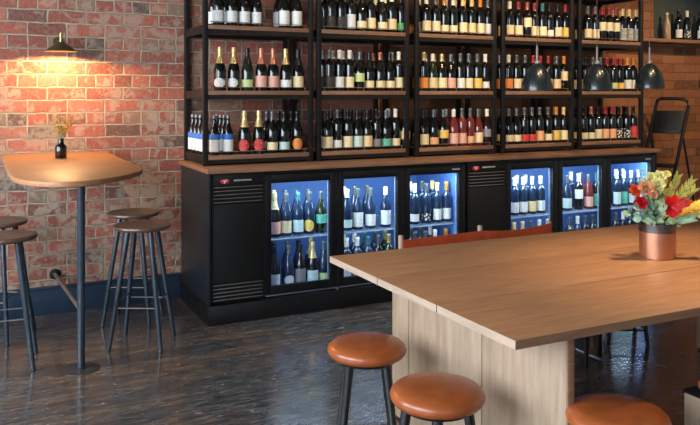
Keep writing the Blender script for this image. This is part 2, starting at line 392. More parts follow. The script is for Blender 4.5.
for i, (a, b_) in enumerate(wins):
    w = bpy.data.objects.new('window_%d' % (i+1), None); COL.objects.link(w); struct(w); w.location = (XL, (a+b_)/2, z0w); WL[w.name] = Vector(w.location)
    f = MB().box(XL-.12, XL-.06, a, a+.06, z0w, z1w).box(XL-.12, XL-.06, b_-.06, b_, z0w, z1w).box(XL-.12, XL-.06, a+.06, b_-.06, z0w, z0w+.06)
    f.box(XL-.12, XL-.06, a+.06, b_-.06, z1w-.06, z1w).box(XL-.11, XL-.07, (a+b_)/2-.02, (a+b_)/2+.02, z0w+.06, z1w-.06)
    f.build('window_frame', M['white_paint'], w)
    MB().box(XL-.095, XL-.089, a+.05, b_-.05, z0w+.05, z1w-.05).build('glass_pane', M['window_glass'], w)
struct(MB().box(XL, 1.352, WY-.022, WY, 0, .17, .003).box(XL, 1.352, WY-.03, WY, .17, .19, .004).build('baseboard_back', M['skirting'], at=(0, WY, 0)))
struct(MB().box(5.45, XR, WY-.022, WY, 0, .17, .003).build('baseboard_back_right', M['skirting'], at=(6, WY, 0)))

# ------------------------------------------------------------------ bottles
def prof(kind):
    if kind == 'champagne': return [(0, .0), (.040, .0), (.0435, .006), (.0435, .125), (.041, .15), (.034, .18), (.025, .208), (.0175, .235), (.015, .262), (.0165, .268), (.0165, .283), (.0145, .300), (0, .300)]
    if kind == 'burgundy': return [(0, 0), (.037, 0), (.0405, .006), (.0405, .135), (.039, .155), (.032, .182), (.022, .21), (.0155, .235), (.0145, .272), (.0155, .275), (.0155, .290), (.014, .294), (0, .294)]
    if kind == 'beer': return [(0, 0), (.034, 0), (.0365, .005), (.0365, .125), (.034, .15), (.025, .185), (.0165, .21), (.0138, .245), (.015, .25), (.015, .268), (0, .27)]
    return [(0, 0), (.034, 0), (.0372, .006), (.0372, .19), (.0355, .204), (.029, .216), (.0195, .226), (.0152, .238), (.0145, .285), (.0158, .287), (.0158, .299), (.0142, .303), (0, .303)]
def rad_at(p, z):
    for (r0, a), (r1, b_) in zip(p[1:-1], p[2:]):
        if a <= z <= b_ and b_ > a: return r0+(r1-r0)*(z-a)/(b_-a)
    return p[-2][0]
BODY, LABM, CAPM = {}, {}, {}
def body_mesh(kind, glass):
    k = (kind, glass)
    if k not in BODY: BODY[k] = MB().lathe(prof(kind), seg=20).mesh('bottle_glass', G[glass])
    return BODY[k]
def label_mesh(kind, lab, shape):
    k = (kind, lab, shape)
    if k in LABM: return LABM[k]
    R_ = prof(kind)[3][0]+.0007
    z0, z1, ha = {'std': (.022, .105, 1.2), 'short': (.022, .078, 1.15), 'tall': (.02, .125, 1.15), 'hi': (.095, .172, 1.15), 'oval': (.022, .088, 1.0), 'round': (.02, .102, 1.0)}[shape]
    if kind == 'burgundy' and shape == 'hi': z0, z1 = .07, .133
    b2 = bmesh.new(); nx, nz = 12, 8; c = -PI/2-.35; V = {}
    for i in range(nx+1):
        for j in range(nz+1):
            u = i/nx*2-1; v = j/nz*2-1
            if shape in ('oval', 'round'):
                uu = u*math.sqrt(max(0, 1-v*v/2)); vv = v*math.sqrt(max(0, 1-u*u/2))
            else: uu, vv = u, v
            a = c+uu*ha; V[i, j] = b2.verts.new((R_*math.cos(a), R_*math.sin(a), (z0+z1)/2+vv*(z1-z0)/2))
    for i in range(nx):
        for j in range(nz): b2.faces.new((V[i, j], V[i+1, j], V[i+1, j+1], V[i, j+1]))
    m = MB(); m._merge(b2); LABM[k] = m.mesh('bottle_label', LB[lab]); return LABM[k]
def cap_mesh(kind, cap):
    k = (kind, cap)
    if k in CAPM: return CAPM[k]
    p = prof(kind); zt = p[-1][1]; z0 = {'champagne': .188, 'burgundy': .236, 'beer': .25, 'bordeaux': .240}[kind]
    pr = [(rad_at(p, z0)+.001, z0)]+[(r+.0012, z) for r, z in p[1:-1] if z > z0+.002]+[(p[-2][0]+.001, zt+.0012), (0, zt+.0012)]
    CAPM[k] = MB().lathe(pr, seg=16).mesh('capsule', C[cap]); return CAPM[k]
ORD = ['first', 'second', 'third', 'fourth', 'fifth', 'sixth', 'seventh', 'eighth', 'ninth', 'tenth', 'eleventh', 'twelfth']
def bottle(x, y, z, kind, glass, lab, shape, cap, label, group, rz=None):
    o = bpy.data.objects.new('wine_bottle', body_mesh(kind, glass)); COL.objects.link(o)
    o.location = (x, y, z); o.rotation_euler.z = random.uniform(-.25, .25) if rz is None else rz
    tag(o, label, 'bottle', group)
    if lab:
        c = bpy.data.objects.new('bottle_label', label_mesh(kind, lab, shape)); COL.objects.link(c); c.parent = o; c['label'] = lab.replace('_', ' ')+' paper label'
    if lab == 'blue_top': pass
    if cap:
        c = bpy.data.objects.new('capsule', cap_mesh(kind, cap)); COL.objects.link(c); c.parent = o
        c['label'] = {'pinkfoil': 'copper pink foil'}.get(cap, cap)+' neck capsule'
    return o

# ------------------------------------------------------------------ shelving
SH = [2.41, 1.965, 1.519, 1.078]          # tops of the boards
SY0, SY1 = 5.0, 5.53
PITCH, BW = .826, .770
BAYN = ['leftmost', 'second', 'middle', 'fourth', 'rightmost']
WT = 1.010                                  # worktop height
def bay_x(i): return 1.383 if i == 0 else 1.395+PITCH*i
def bay_w(i): return .806 if i == 0 else BW
for i in range(5):
    x0 = bay_x(i); x1 = x0+bay_w(i)
    r = empty('shelving_unit', ((x0+x1)/2, (SY0+SY1)/2, WT), 'black steel and timber bottle shelving unit, %s of the five on the counter' % BAYN[i], 'shelf', 'bottle shelving units on the counter')
    for (px, py) in ((x0, SY0), (x1-.032, SY0), (x0, SY1-.032), (x1-.032, SY1-.032)):
        MB().box(px, px+.032, py, py+.032, WT+.001, 3.0, .002).build('post', M['steel'], r)
    for k, z in enumerate(SH):
        MB().box(x0+.033, x1-.033, SY0+.001, SY1-.033, z-.028, z, .002).build('shelf_board', M['shelf_wood'], r)
        b = MB()
        b.box(x0+.033, x1-.033, SY0+.004, SY0+.03, z-.060 if k < 3 else z-.055, z-.0285).box(x0+.033, x1-.033, SY1-.03, SY1-.004, z-.055, z-.0285)
        b.box(x0+.004, x0+.028, SY0+.033, SY1-.033, z-.055, z, .001).box(x1-.028, x1-.004, SY0+.033, SY1-.033, z-.055, z, .001)
        b.build('shelf_frame', M['steel'], r)
        g = MB().rod((x0+.05, SY0+.014, z+.024), (x1-.05, SY0+.014, z+.024), .0028, seg=6)
        for q in (x0+.06, (x0+x1)/2, x1-.06): g.rod((q, SY0+.014, z), (q, SY0+.014, z+.024), .0022, seg=6)
        g.build('guard_rail', M['dull_steel'], r)

# px column, label colour, label shape, capsule, bottle form, glass
D = {}
def row(bay, sh, items): D[bay, sh] = items
W, Cc = 'white', 'cream'
row(0, 1, [(218.4, W, 'std', 'dark', 'burgundy'), (231.7, W, 'std', 'dark', 'burgundy'), (244.3, W, 'std', 'dark', 'burgundy'), (256.4, W, 'std', 'dark', 'burgundy'), (284, W, 'tall', 'dark', 'burgundy'), (296.5, W, 'tall', 'dark', 'burgundy')])
row(0, 2, [(220, W, 'oval', 'gold', 'champagne'), (234, W, 'oval', 'gold', 'champagne'), (247.5, 'pale_green', 'short', 'dark', 'champagne', 'green'), (261, 'pink', 'std', 'pinkfoil', 'champagne'), (273, 'pink', 'std', 'pinkfoil', 'champagne'), (285.5, W, 'short', 'gold', 'champagne'), (298, Cc, 'std', 'dark', 'champagne')])
row(0, 3, [(214.5, 'blue', 'std', 'grey', 'beer'), (228.2, 'blue', 'std', 'grey', 'beer'), (244.2, 'red', 'round', 'gold', 'champagne'), (259, 'red', 'round', 'gold', 'champagne'), (272.2, Cc, 'short', 'grey', 'burgundy'), (284, 'aqua', 'short', 'dark', 'burgundy'), (297, 'orange', 'round', 'dark', 'burgundy')])
row(1, 1, [(331.4, 'dark', 'std', 'dark', 'bordeaux'), (340, 'dark', 'std', 'dark', 'bordeaux'), (349.5, W, 'tall', 'dark', 'bordeaux'), (360, Cc, 'short', 'dark', 'burgundy'), (371, Cc, 'std', 'dark', 'bordeaux'), (382.4, Cc, 'short', 'white', 'burgundy'), (391.7, 'ivory', 'std', 'white', 'bordeaux'), (401.4, 'green', 'short', 'dark', 'bordeaux')])
row(1, 2, [(329.6, 'dark', 'std', 'grey', 'bordeaux'), (338.6, W, 'std', 'white', 'bordeaux'), (348.6, Cc, 'std', 'white', 'bordeaux'), (359, 'pale_green', 'hi', 'grey', 'burgundy'), (369.4, Cc, 'short', 'dark', 'burgundy'), (380, 'ivory', 'short', 'copper', 'burgundy'), (389.7, Cc, 'short', 'dark', 'burgundy'), (399.4, Cc, 'std', 'white', 'bordeaux')])
row(1, 3, [(327.6, Cc, 'std', 'dark', 'burgundy'), (336.5, W, 'short', 'grey', 'bordeaux'), (345.4, Cc, 'std', 'dark', 'bordeaux'), (355.3, 'aqua', 'std', 'dark', 'burgundy'), (364.3, 'ivory', 'std', 'dark', 'burgundy'), (372.8, 'grey', 'short', 'dark', 'bordeaux'), (382.4, 'teal', 'short', 'grey', 'burgundy'), (392, Cc, 'short', 'white', 'bordeaux'), (401.4, 'ivory', 'hi', 'dark', 'burgundy')])
row(2, 1, [(426, Cc, 'std', 'white', 'bordeaux'), (435.5, Cc, 'std', 'grey', 'bordeaux'), (443.9, Cc, 'short', 'orange', 'bordeaux'), (452.5, Cc, 'short', 'white', 'bordeaux'), (462.4, Cc, 'std', 'cream', 'bordeaux'), (471.3, 'ivory', 'std', 'cream', 'bordeaux'), (480, Cc, 'std', 'orange', 'bordeaux'), (489.8, W, 'std', 'grey', 'bordeaux')])
row(2, 2, [(423.6, 'orange', 'std', 'gold', 'bordeaux'), (432.5, 'ivory', 'std', 'white', 'burgundy', 'green'), (441.4, Cc, 'std', 'gold', 'burgundy'), (450.5, 'pink', 'std', 'grey', 'burgundy'), (460.3, W, 'std', 'grey', 'bordeaux'), (468.7, Cc, 'std', 'grey', 'bordeaux'), (476.9, 'yellow', 'std', 'grey', 'bordeaux'), (485.8, W, 'short', 'white', 'bordeaux')])
row(2, 3, [(424, Cc, 'std', 'dark', 'burgundy'), (433.9, 'peach', 'short', 'grey', 'burgundy'), (443.3, 'yellow', 'hi', 'grey', 'burgundy'), (453.2, 'pink', 'std', 'white', 'burgundy', 'rose'), (461.6, 'pink', 'std', 'grey', 'bordeaux', 'rose'), (469.4, 'peach', 'short', 'grey', 'bordeaux', 'rose'), (477.6, Cc, 'std', 'grey', 'burgundy', 'rose'), (486.8, 'grey', 'hi', 'white', 'burgundy', 'brown')])
row(3, 1, [(509.8, Cc, 'std', 'white', 'bordeaux'), (518.3, Cc, 'std', 'red', 'bordeaux'), (526.9, Cc, 'hi', 'copper', 'bordeaux'), (534.2, Cc, 'std', 'red', 'bordeaux'), (541.9, Cc, 'std', 'teal', 'bordeaux'), (549.6, W, 'short', 'dark', 'bordeaux'), (557.7, Cc, 'std', 'dark', 'bordeaux'), (566.2, 'yellow', 'std', 'red', 'bordeaux')])
row(3, 2, [(508.9, 'orange', 'std', 'white', 'bordeaux'), (517, Cc, 'std', 'grey', 'bordeaux'), (525, Cc, 'std', 'grey', 'bordeaux'), (532.5, 'ivory', 'std', 'red', 'bordeaux'), (540.5, Cc, 'std', 'red', 'bordeaux'), (548.5, 'ivory', 'std', 'red', 'bordeaux'), (556.5, 'ivory', 'std', 'grey', 'bordeaux'), (565, Cc, 'hi', 'orange', 'bordeaux')])
row(3, 3, [(508.5, Cc, 'short', 'grey', 'burgundy'), (516.4, Cc, 'short', 'grey', 'burgundy'), (524, 'red', 'short', 'grey', 'bordeaux'), (531.8, 'red', 'short', 'grey', 'bordeaux'), (539.5, 'peach', 'std', 'grey', 'bordeaux'), (548.3, Cc, 'short', 'grey', 'bordeaux'), (556.3, 'yellow', 'std', 'orange', 'bordeaux'), (564.6, Cc, 'std', 'cream', 'bordeaux')])
row(4, 1, [(587.4, Cc, 'std', 'grey', 'bordeaux'), (595, Cc, 'std', 'grey', 'bordeaux'), (602.3, Cc, 'hi', 'red', 'bordeaux'), (609, Cc, 'hi', 'red', 'bordeaux'), (615.5, Cc, 'hi', 'red', 'bordeaux'), (622, 'striped', 'tall', 'cream', 'bordeaux'), (628.5, 'striped', 'tall', 'cream', 'bordeaux'), (635, 'striped', 'tall', 'cream', 'bordeaux')])
row(4, 2, [(586, Cc, 'std', 'dark', 'bordeaux'), (592.5, Cc, 'std', 'grey', 'bordeaux'), (599, Cc, 'std', 'grey', 'bordeaux'), (606, 'ivory', 'std', 'red', 'bordeaux'), (613, 'pale_green', 'short', 'red', 'bordeaux'), (620, 'yellow', 'short', 'red', 'bordeaux'), (627, W, 'std', 'orange', 'bordeaux'), (634.2, W, 'std', 'orange', 'bordeaux')])
row(4, 3, [(583.8, Cc, 'short', 'dark', 'bordeaux'), (590.3, Cc, 'short', 'pinkfoil', 'bordeaux'), (597, Cc, 'std', 'dark', 'bordeaux'), (604, 'peach', 'std', 'red', 'bordeaux'), (611, 'peach', 'std', 'red', 'bordeaux'), (619, 'spotted', 'std', 'dark', 'bordeaux'), (626.2, 'spotted', 'std', 'dark', 'bordeaux'), (633.6, 'red', 'tall', 'dark', 'bordeaux')])
SHN = {1: 'upper', 2: 'middle', 3: 'lower'}
GN = {'black': 'dark', 'green': 'green', 'rose': 'rose', 'brown': 'brown', 'blue': 'smoky'}
for (bay, sh), items in D.items():
    x0 = bay_x(bay)+.033+.043; x1 = bay_x(bay)+bay_w(bay)-.033-.043
    last = -9
    for i, it in enumerate(items):
        px, lab, shp, cap, kind = it[:5]; gl = it[5] if len(it) > 5 else 'black'
        if (bay, sh, i) == (0, 3, 0): x0_ = 1.44
        else: x0_ = x0
        x = min(max(at_y(px, 5.075), x0_), x1); x = max(x, last+ (.0895 if kind == 'champagne' else .0825)); last = x
        ln = lab.replace('_', ' ')
        sp = random.uniform(-.006, .006)
        if lab == 'blue':
            o = bottle(x, 5.075, SH[sh], kind, gl, 'white', 'std', cap, 'blue-collared white-labelled bottle, %s from left in front row, lower shelf of leftmost bay' % ORD[i], 'bottles on the bay shelves', rz=.1)
            continue
        bottle(x, 5.075+sp, SH[sh], kind, gl, lab, shp, cap, '%s bottle with %s label, %s from left, %s shelf of %s bay' % (GN[gl], ln, ORD[i], SHN[sh], BAYN[bay]), 'bottles on the bay shelves')
        if (bay, sh) == (0, 2): continue
        if not (bay == 0 and sh == 3 and i in (2, 3)):
            bottle(x, 5.185+sp, SH[sh], kind, gl, lab, shp, cap, '%s bottle right behind the %s front bottle, %s shelf of %s bay' % (GN[gl], ORD[i], SHN[sh], BAYN[bay]), 'rear bottles on the bay shelves')
# blue-collared bottles running back along the left side of the lower shelf
for k in range(4):
    for q, xx in enumerate((bay_x(0)+.041+.004*(3-k), at_y(228.2, 5.075))):
        if q == 1 and k == 3: continue
        bottle(xx, 5.165+.088*k, SH[3], 'beer', 'black', 'white', 'std', 'grey', 'blue-collared bottle in %s row from the front, %s file, leftmost bay' % (ORD[k+1], ('left', 'right')[q]), 'blue-collared bottles', rz=.1)
# their blue collars
cm = None
for o in [o for o in COL.objects if o.type == 'MESH' and 'blue-collared' in str(o.get('label', ''))]:
    if cm is None:
        b2 = MB().lathe([(.0375, .106), (.0375, .128), (.0352, .143)], seg=20, a0=-PI/2-1.6, a1=-PI/2+.9); cm = b2.mesh('bottle_collar', LB['blue'])
    c = bpy.data.objects.new('bottle_collar', cm); COL.objects.link(c); c.parent = o; c['label'] = 'blue label collar'

# ------------------------------------------------------------------ counter: worktop, plinth, end panel, two fridges
FY = 4.79
o = MB().box(1.345, 5.44, 4.765, WY-.002, .98, WT, .003).build('counter_worktop', M['worktop'], at=(3.4, 5.1, .98))
tag(o, 'long brown timber worktop lying over both bottle fridges', 'countertop')
o = MB().box(1.357, 1.377, FY+.005, WY-.032, .126, .979, .002).build('counter_end_panel', M['side_panel'], at=(1.367, 5.1, .126))
tag(o, 'slate grey end panel closing the counter beside the brick wall', 'panel')
o = MB().box(5.392, 5.412, FY+.005, WY-.032, .126, .979, .002).build('counter_end_panel', M['black2'], at=(5.4, 5.1, .126))
tag(o, 'black end panel closing the counter beside the folded ladder', 'panel')
o = MB().box(1.349, 5.412, FY-.02, WY-.034, 0, .125, .002).build('counter_plinth', M['black'], at=(3.4, 4.78, 0))
tag(o, 'long black kickboard along the foot of the bottle fridges', 'plinth')

def fridge(x0, vent, doors, x1, name, bs):
    r = empty('bottle_fridge', ((x0+x1)/2, 5.1, 0.126), name, 'fridge', 'under-counter bottle fridges')
    yb = WY-.035
    b = MB().box(x0, x1, FY+.03, yb, .126, .135).box(x0, x1, FY+.03, yb, .925, .978).box(x0, x0+.02, FY+.03, yb, .136, .924)
    b.box(x1-.02, x1, FY+.03, yb, .136, .924).box(x0+.021, x1-.021, yb-.02, yb, .136, .924).box(vent[1]-.015, vent[1]+.005, FY+.03, yb-.021, .136, .924)
    b.build('cabinet_body', M['black'], r)
    xi0, xi1 = vent[1]+.007, x1-.022; yi = yb-.022
    MB().box(xi0, xi1, yi-.008, yi, .137, .923).box(xi0, xi0+.006, FY+.035, yi-.009, .146, .915).box(xi1-.006, xi1, FY+.035, yi-.009, .146, .915)\
        .box(xi0, xi1, FY+.035, yi-.009, .137, .145).box(xi0, xi1, FY+.035, yi-.009, .916, .923).build('inner_liner', M['liner'], r)
    # wire shelves
    w = MB().rod((xi0+.01, FY+.075, .500), (xi1-.01, FY+.075, .500), .005, seg=8).rod((xi0+.01, yi-.02, .500), (xi1-.01, yi-.02, .500), .004, seg=8)
    n = int((xi1-xi0-.02)/.024)
    for k in range(n): w.rod((xi0+.015+k*.024, FY+.075, .506), (xi0+.015+k*.024, yi-.02, .506), .0022, seg=5)
    w.build('wire_shelf', M['wire'], r)
    # vent front
    v0, v1 = vent
    MB().box(v0, v1, FY+.004, FY+.028, .262, .775, .002).build('compressor_panel', M['black2'], r)
    MB().box(v0, v1, FY+.004, FY+.028, .90, .972, .002).build('badge_panel', M['black2'], r)
    for nm, z0, z1, k in (('upper', .776, .899, 5), ('lower', .14, .261, 5)):
        MB().box(v0, v1, FY+.022, FY+.028, z0, z1).build('vent_backing', M['black2'], r)
        g = MB()
        for j in range(k):
            zz = z0+(z1-z0)*(j+.5)/k
            g.box(v0+.008, v1-.012, FY+.002, FY+.018, zz-.0022, zz+.0022, .0008)  # slats kept pale: light caught on louvre edges put into their colour
        g.build('vent_louvre', M['louvre'], r)['label'] = nm+' louvred vent'
    MB().box(v0-.001, v0+.006, FY-.002, FY+.004, .14, .975).box(v1-.006, v1+.002, FY-.002, FY+.004, .14, .975).build('panel_trim', M['steel'], r)
    bx = v0+bs
    zc = .925
    MB().lathe([(0, 0), (.03, 0), (.034, .003), (.03, .006), (0, .006)], (bx, FY+.004, zc), 20, Matrix.Rotation(PI/2, 4, 'X') @ Matrix.Diagonal((.95, .5, 1, 1))).build('badge', M['badge_red'], r)['label'] = 'red oval badge'
    q = MB()
    for a in ((-.018, .006, -.006, .010), (-.006, .010, .016, .010), (-.010, -.001, .010, .001), (-.006, -.012, -.002, .006)):
        q.rod((bx+a[0], FY-.004, zc+a[1]), (bx+a[2], FY-.004, zc+a[3]), .0022, seg=6)
    q.build('badge_mark', M['badge_white'], r)
    q = MB(); xx = bx+.062
    for wd in (.012, .010, .012, .010, .006, .012, .012, .010, .010, .012, .010):   # blurred lettering strip
        q.box(xx, xx+wd-.0025, FY+.0005, FY+.004, zc+.004-.005, zc+.004+.006); xx += wd+.0005
    q.build('lettering', M['grey_text'], r)
    names = ['left', 'middle', 'right']
    for i, (a, b_) in enumerate(doors):
        gx0, gx1, gz0, gz1 = a+.044, b_-.058, .205, .897
        d = MB().box(a+.002, gx0, FY, FY+.03, .150, .955, .002).box(gx1, b_-.002, FY, FY+.03, .150, .955, .002)
        d.box(gx0, gx1, FY, FY+.03, .150, gz0, .002).box(gx0, gx1, FY, FY+.03, gz1, .955, .002)
        dd = d.build('door', M['black'], r)
        dd['label'] = names[i]+' glass door frame'
        MB().box(gx0-.004, gx1+.004, FY+.012, FY+.018, gz0-.004, gz1+.004).build('glass_pane', M['glass'], dd)
        MB().box(a+.004, b_-.004, FY-.003, FY-.0005, .1405, .147, .0005).build('door_sill_strip', M['louvre'], dd)
        MB().lathe([(0, 0), (.010, 0), (.010, .012), (0, .012)], (b_-.006, FY-.001, .137), 12, Matrix.Rotation(PI/2, 4, 'X')).build('hinge', M['chrome'], dd)
        if i == 2:
            q = MB(); xx = b_-.12
            for wd in (.012, .010, .012, .010, .012, .010): q.box(xx, xx+wd-.0025, FY-.002, FY-.0005, .922, .932); xx += wd+.0005
            q.build('lettering', M['grey_text'], dd)
        # led tube on the frame inside
        MB().box(gx1-.002, gx1+.004, FY+.036, FY+.046, gz0, gz1).build('gasket_strip', M['wire'], dd)
        MB().box(gx0+.01, gx1-.01, FY+.036, FY+.05, .900, .908).build('led_tube', M['led'], dd)
    return r
doorsA = [(1.745, 2.283), (2.287, 2.823), (2.827, 3.362)]
doorsB = [(3.752, 4.277), (4.281, 4.809), (4.813, 5.384)]
fridge(1.379, (1.383, 1.741), doorsA, 3.372, 'left black fridge with red badge facing the high table stools', .085)
fridge(3.380, (3.386, 3.748), doorsB, 5.390, 'right black fridge with red badge facing the vase of flowers', .075)

# bottles in the fridges
FD = {
 (0, 0, 1): [(274.6, 'pink', 'std', 'gold', 'champagne'), (283.8, 'cream', 'std', 'grey', 'burgundy', 'blue'), (295, 'aqua', 'std', 'teal', 'burgundy', 'blue'), (309, 'yellow', 'round', 'grey', 'burgundy', 'blue'), (320, 'teal', 'hi', 'grey', 'burgundy', 'green')],
 (0, 0, 0): [(274.5, 'white', 'std', 'dark', 'burgundy'), (288.5, 'white', 'oval', 'grey', 'burgundy', 'blue'), (299.5, 'grey', 'tall', 'dark', 'burgundy'), (312.4, 'aqua', 'std', 'gold', 'champagne'), (323.5, 'pale_green', 'short', 'grey', 'burgundy', 'blue')],
 (0, 1, 1): [(347, 'aqua', 'short', 'white', 'burgundy', 'blue'), (357.7, 'white', 'tall', 'grey', 'burgundy', 'blue'), (370.4, 'white', 'std', 'grey', 'burgundy', 'blue'), (385.4, 'white', 'tall', 'white', 'burgundy', 'blue')],
 (0, 1, 0): [(346.5, 'white', 'std', 'white', 'bordeaux', 'blue'), (355.5, 'white', 'short', 'white', 'bordeaux', 'blue'), (364.5, 'aqua', 'std', 'teal', 'bordeaux', 'blue'), (374, 'white', 'std', 'grey', 'bordeaux'), (382, 'pale_green', 'std', 'gold', 'bordeaux', 'green'), (391, 'aqua', 'std', 'white', 'bordeaux', 'blue')],
 (0, 2, 1): [(414.5, 'white', 'short', 'white', 'bordeaux', 'blue'), (426.3, 'spotted', 'short', 'grey', 'bordeaux', 'blue'), (437, 'white', 'std', 'cream', 'bordeaux', 'blue'), (446.5, 'white', 'std', 'orange', 'bordeaux', 'blue')],
 (0, 2, 0): [(415.2, 'white', 'std', 'grey', 'bordeaux'), (424, 'white', 'std', 'grey', 'bordeaux'), (435, 'aqua', 'std', 'white', 'bordeaux', 'blue'), (446, 'yellow', 'std', 'orange', 'bordeaux', 'blue')],
 (1, 0, 1): [(514.5, 'white', 'std', 'white', 'bordeaux', 'blue'), (522, 'white', 'std', 'white', 'bordeaux', 'blue'), (532, 'ivory', 'std', 'white', 'bordeaux', 'blue'), (540.5, 'white', 'std', 'white', 'bordeaux', 'blue')],
 (1, 0, 0): [(514, 'white', 'std', 'cream', 'bordeaux'), (522, 'white', 'std', 'cream', 'bordeaux'), (530.5, 'white', 'std', 'grey', 'bordeaux'), (537.5, 'white', 'std', 'white', 'bordeaux'), (545.2, 'white', 'std', 'white', 'bordeaux')],
 (1, 1, 1): [(567, 'aqua', 'std', 'grey', 'burgundy', 'blue'), (578.5, 'white', 'hi', 'white', 'bordeaux'), (588.5, 'pink', 'std', 'grey', 'burgundy', 'rose'), (596.5, 'teal', 'tall', 'teal', 'bordeaux')],
 (1, 1, 0): [(569.5, 'pale_green', 'std', 'grey', 'bordeaux', 'green'), (576.5, 'white', 'std', 'white', 'bordeaux', 'blue'), (584, 'white', 'std', 'grey', 'bordeaux'), (591.5, 'pale_green', 'std', 'grey', 'bordeaux', 'green')],
 (1, 2, 1): [(616.5, 'aqua', 'tall', 'white', 'bordeaux', 'blue'), (623.5, 'teal', 'tall', 'white', 'bordeaux', 'blue'), (631, 'aqua', 'std', 'white', 'bordeaux', 'blue'), (642, 'white', 'std', 'white', 'bordeaux', 'blue')],
 (1, 2, 0): [(615.5, 'white', 'std', 'grey', 'bordeaux'), (622.5, 'white', 'std', 'white', 'bordeaux'), (630, 'white', 'std', 'grey', 'bordeaux'), (640, 'white', 'std', 'white', 'bordeaux')]}
for (u, dn, lv), items in FD.items():
    last = -9; lo = (1.765, 3.775)[u]; hi = (3.335, 5.355)[u]
    for i, it in enumerate(items):
        px, lab, shp, cap, kind = it[:5]; gl = it[5] if len(it) > 5 else 'black'
        x = min(max(at_y(px, 4.95), lo+.045), hi-.045); x = max(x, last+.088); last = x
        nm = '%s-labelled bottle, %s from left on the %s level behind the %s door, %s fridge' % (lab.replace('_', ' ').replace(' ', '-'), ORD[i], ('bottom', 'upper')[lv], ('left', 'middle', 'right')[dn], ('left', 'right')[u])
        bottle(x, 4.95, .1455 if lv == 0 else .5085, kind, gl, lab, shp, cap, nm, 'bottles in the fridges')
        if u == 0 or lv == 1:
            bottle(x+.045*(1 if i < len(items)-1 else 0), 5.09, .1455 if lv == 0 else .5085, kind, gl if gl != 'black' else 'blue', None, shp, cap,
               'bottle in back row behind %s bottle, %s level, %s door, %s fridge' % (ORD[i], ('bottom', 'upper')[lv], ('left', 'middle', 'right')[dn], ('left', 'right')[u]), 'rear bottles in the fridges') if i < len(items)-1 else None

# ------------------------------------------------------------------ high table against the wall
HT = 1.095
pts = [(.165, WY-.004), (.160, 4.5), (.163, 4.15), (.178, 3.98), (.215, 3.85), (.27, 3.765), (.33, 3.71), (.394, 3.685), (.47, 3.70), (.56, 3.755), (.63, 3.82), (.70, 3.905), (.77, 4.02), (.81, 4.13), (.828, 4.28), (.83, 4.6), (.83, WY-.004)]
r = empty('high_table', (.5, 4.6, 0), 'high oak peninsula table with rounded end against the brick wall', 'table')
MB().prism(pts, HT-.026, HT, .004).build('tabletop', M['oak_top'], r)
MB().rod((.523, 4.348, .006), (.523, 4.348, HT-.032), .021, seg=24).build('post', M['blue_leg'], r)
MB().lathe([(0, 0), (.1, 0), (.1, .002), (.095, .004), (0, .004)], (.523, 4.348, 0), 32).build('base_plate', M['plate'], r)
MB().lathe([(0, HT-.032), (.07, HT-.032), (.07, HT-.027), (0, HT-.027)], (.523, 4.348, 0), 24).build('mounting_plate', M['leg_black'], r)
MB().rod((.523, 4.372, .318), (.497, WY-.012, .268), .013, seg=14).build('foot_rail', M['rail'], r)['label'] = 'brown metal foot rail to the wall'
q = MB().lathe([(0, 0), (.036, 0), (.036, .008), (.02, .012), (.02, .03), (0, .03)], (.497, WY-.001, .268), 20, Matrix.Rotation(PI/2, 4, 'X'))
for k in range(4): q.lathe([(0, .008), (.005, .008), (.005, .012), (0, .012)], (.497+.028*math.cos(k*PI/2+.8), WY-.001, .268+.028*math.sin(k*PI/2+.8)), 8, Matrix.Rotation(PI/2, 4, 'X'))
q.build('wall_flange', M['leg_black'], r)

# ------------------------------------------------------------------ dark bar stools
def bar_stool(loc, rz, label):
    r = empty('bar_stool', loc, label, 'stool', 'dark bar stools at the high table', 0)
    x, y, _ = loc; H = .72
    MB().lathe([(0, H-.03), (.14, H-.03), (.163, H-.024), (.170, H-.013), (.168, H-.004), (.158, H), (.13, H-.004), (0, H-.008)], (x, y, 0), 40).build('seat', M['walnut'], r)
    MB().lathe([(0, H-.036), (.115, H-.036), (.115, H-.0305), (0, H-.0305)], (x, y, 0), 24).build('seat_plate', M['leg_black'], r)
    tp, ft = [], []
    for k in range(4):
        a = k*PI/2; tp.append(Vector((x+.095*math.cos(a), y+.095*math.sin(a), H-.037))); ft.append(Vector((x+.215*math.cos(a), y+.215*math.sin(a), 0.002)))
        MB().rod(ft[-1], tp[-1], .0125, .017, 14).build('leg', M['blue_leg'], r)
    for k, t in ((0, .36), (1, .40)):
        P0, P1 = ft[k].lerp(tp[k], t), ft[(k+1) % 4].lerp(tp[(k+1) % 4], t)
        P2, P3 = ft[(k+2) % 4].lerp(tp[(k+2) % 4], t), ft[(k+3) % 4].lerp(tp[(k+3) % 4], t)
        MB().rod(P0, P1, .0042, seg=8).build('footrest_rod', M['dull_steel'], r)
        MB().rod(P2, P3, .0042, seg=8).build('footrest_rod', M['dull_steel'], r)
    for o in [r]: o.rotation_euler.z = rz
    return r
bar_stool((.905, 4.62, 0), .30, 'dark round-seated bar stool right of the high table, nearer the viewer')
bar_stool((.945, 5.13, 0), .3, 'dark round-seated bar stool right of the high table, nearer the brick wall')
bar_stool((.155, 4.60, 0), -.9, 'dark round-seated bar stool left of the high table, nearer the viewer')
bar_stool((.135, 5.14, 0), .2, 'dark round-seated bar stool left of the high table, nearer the brick wall')

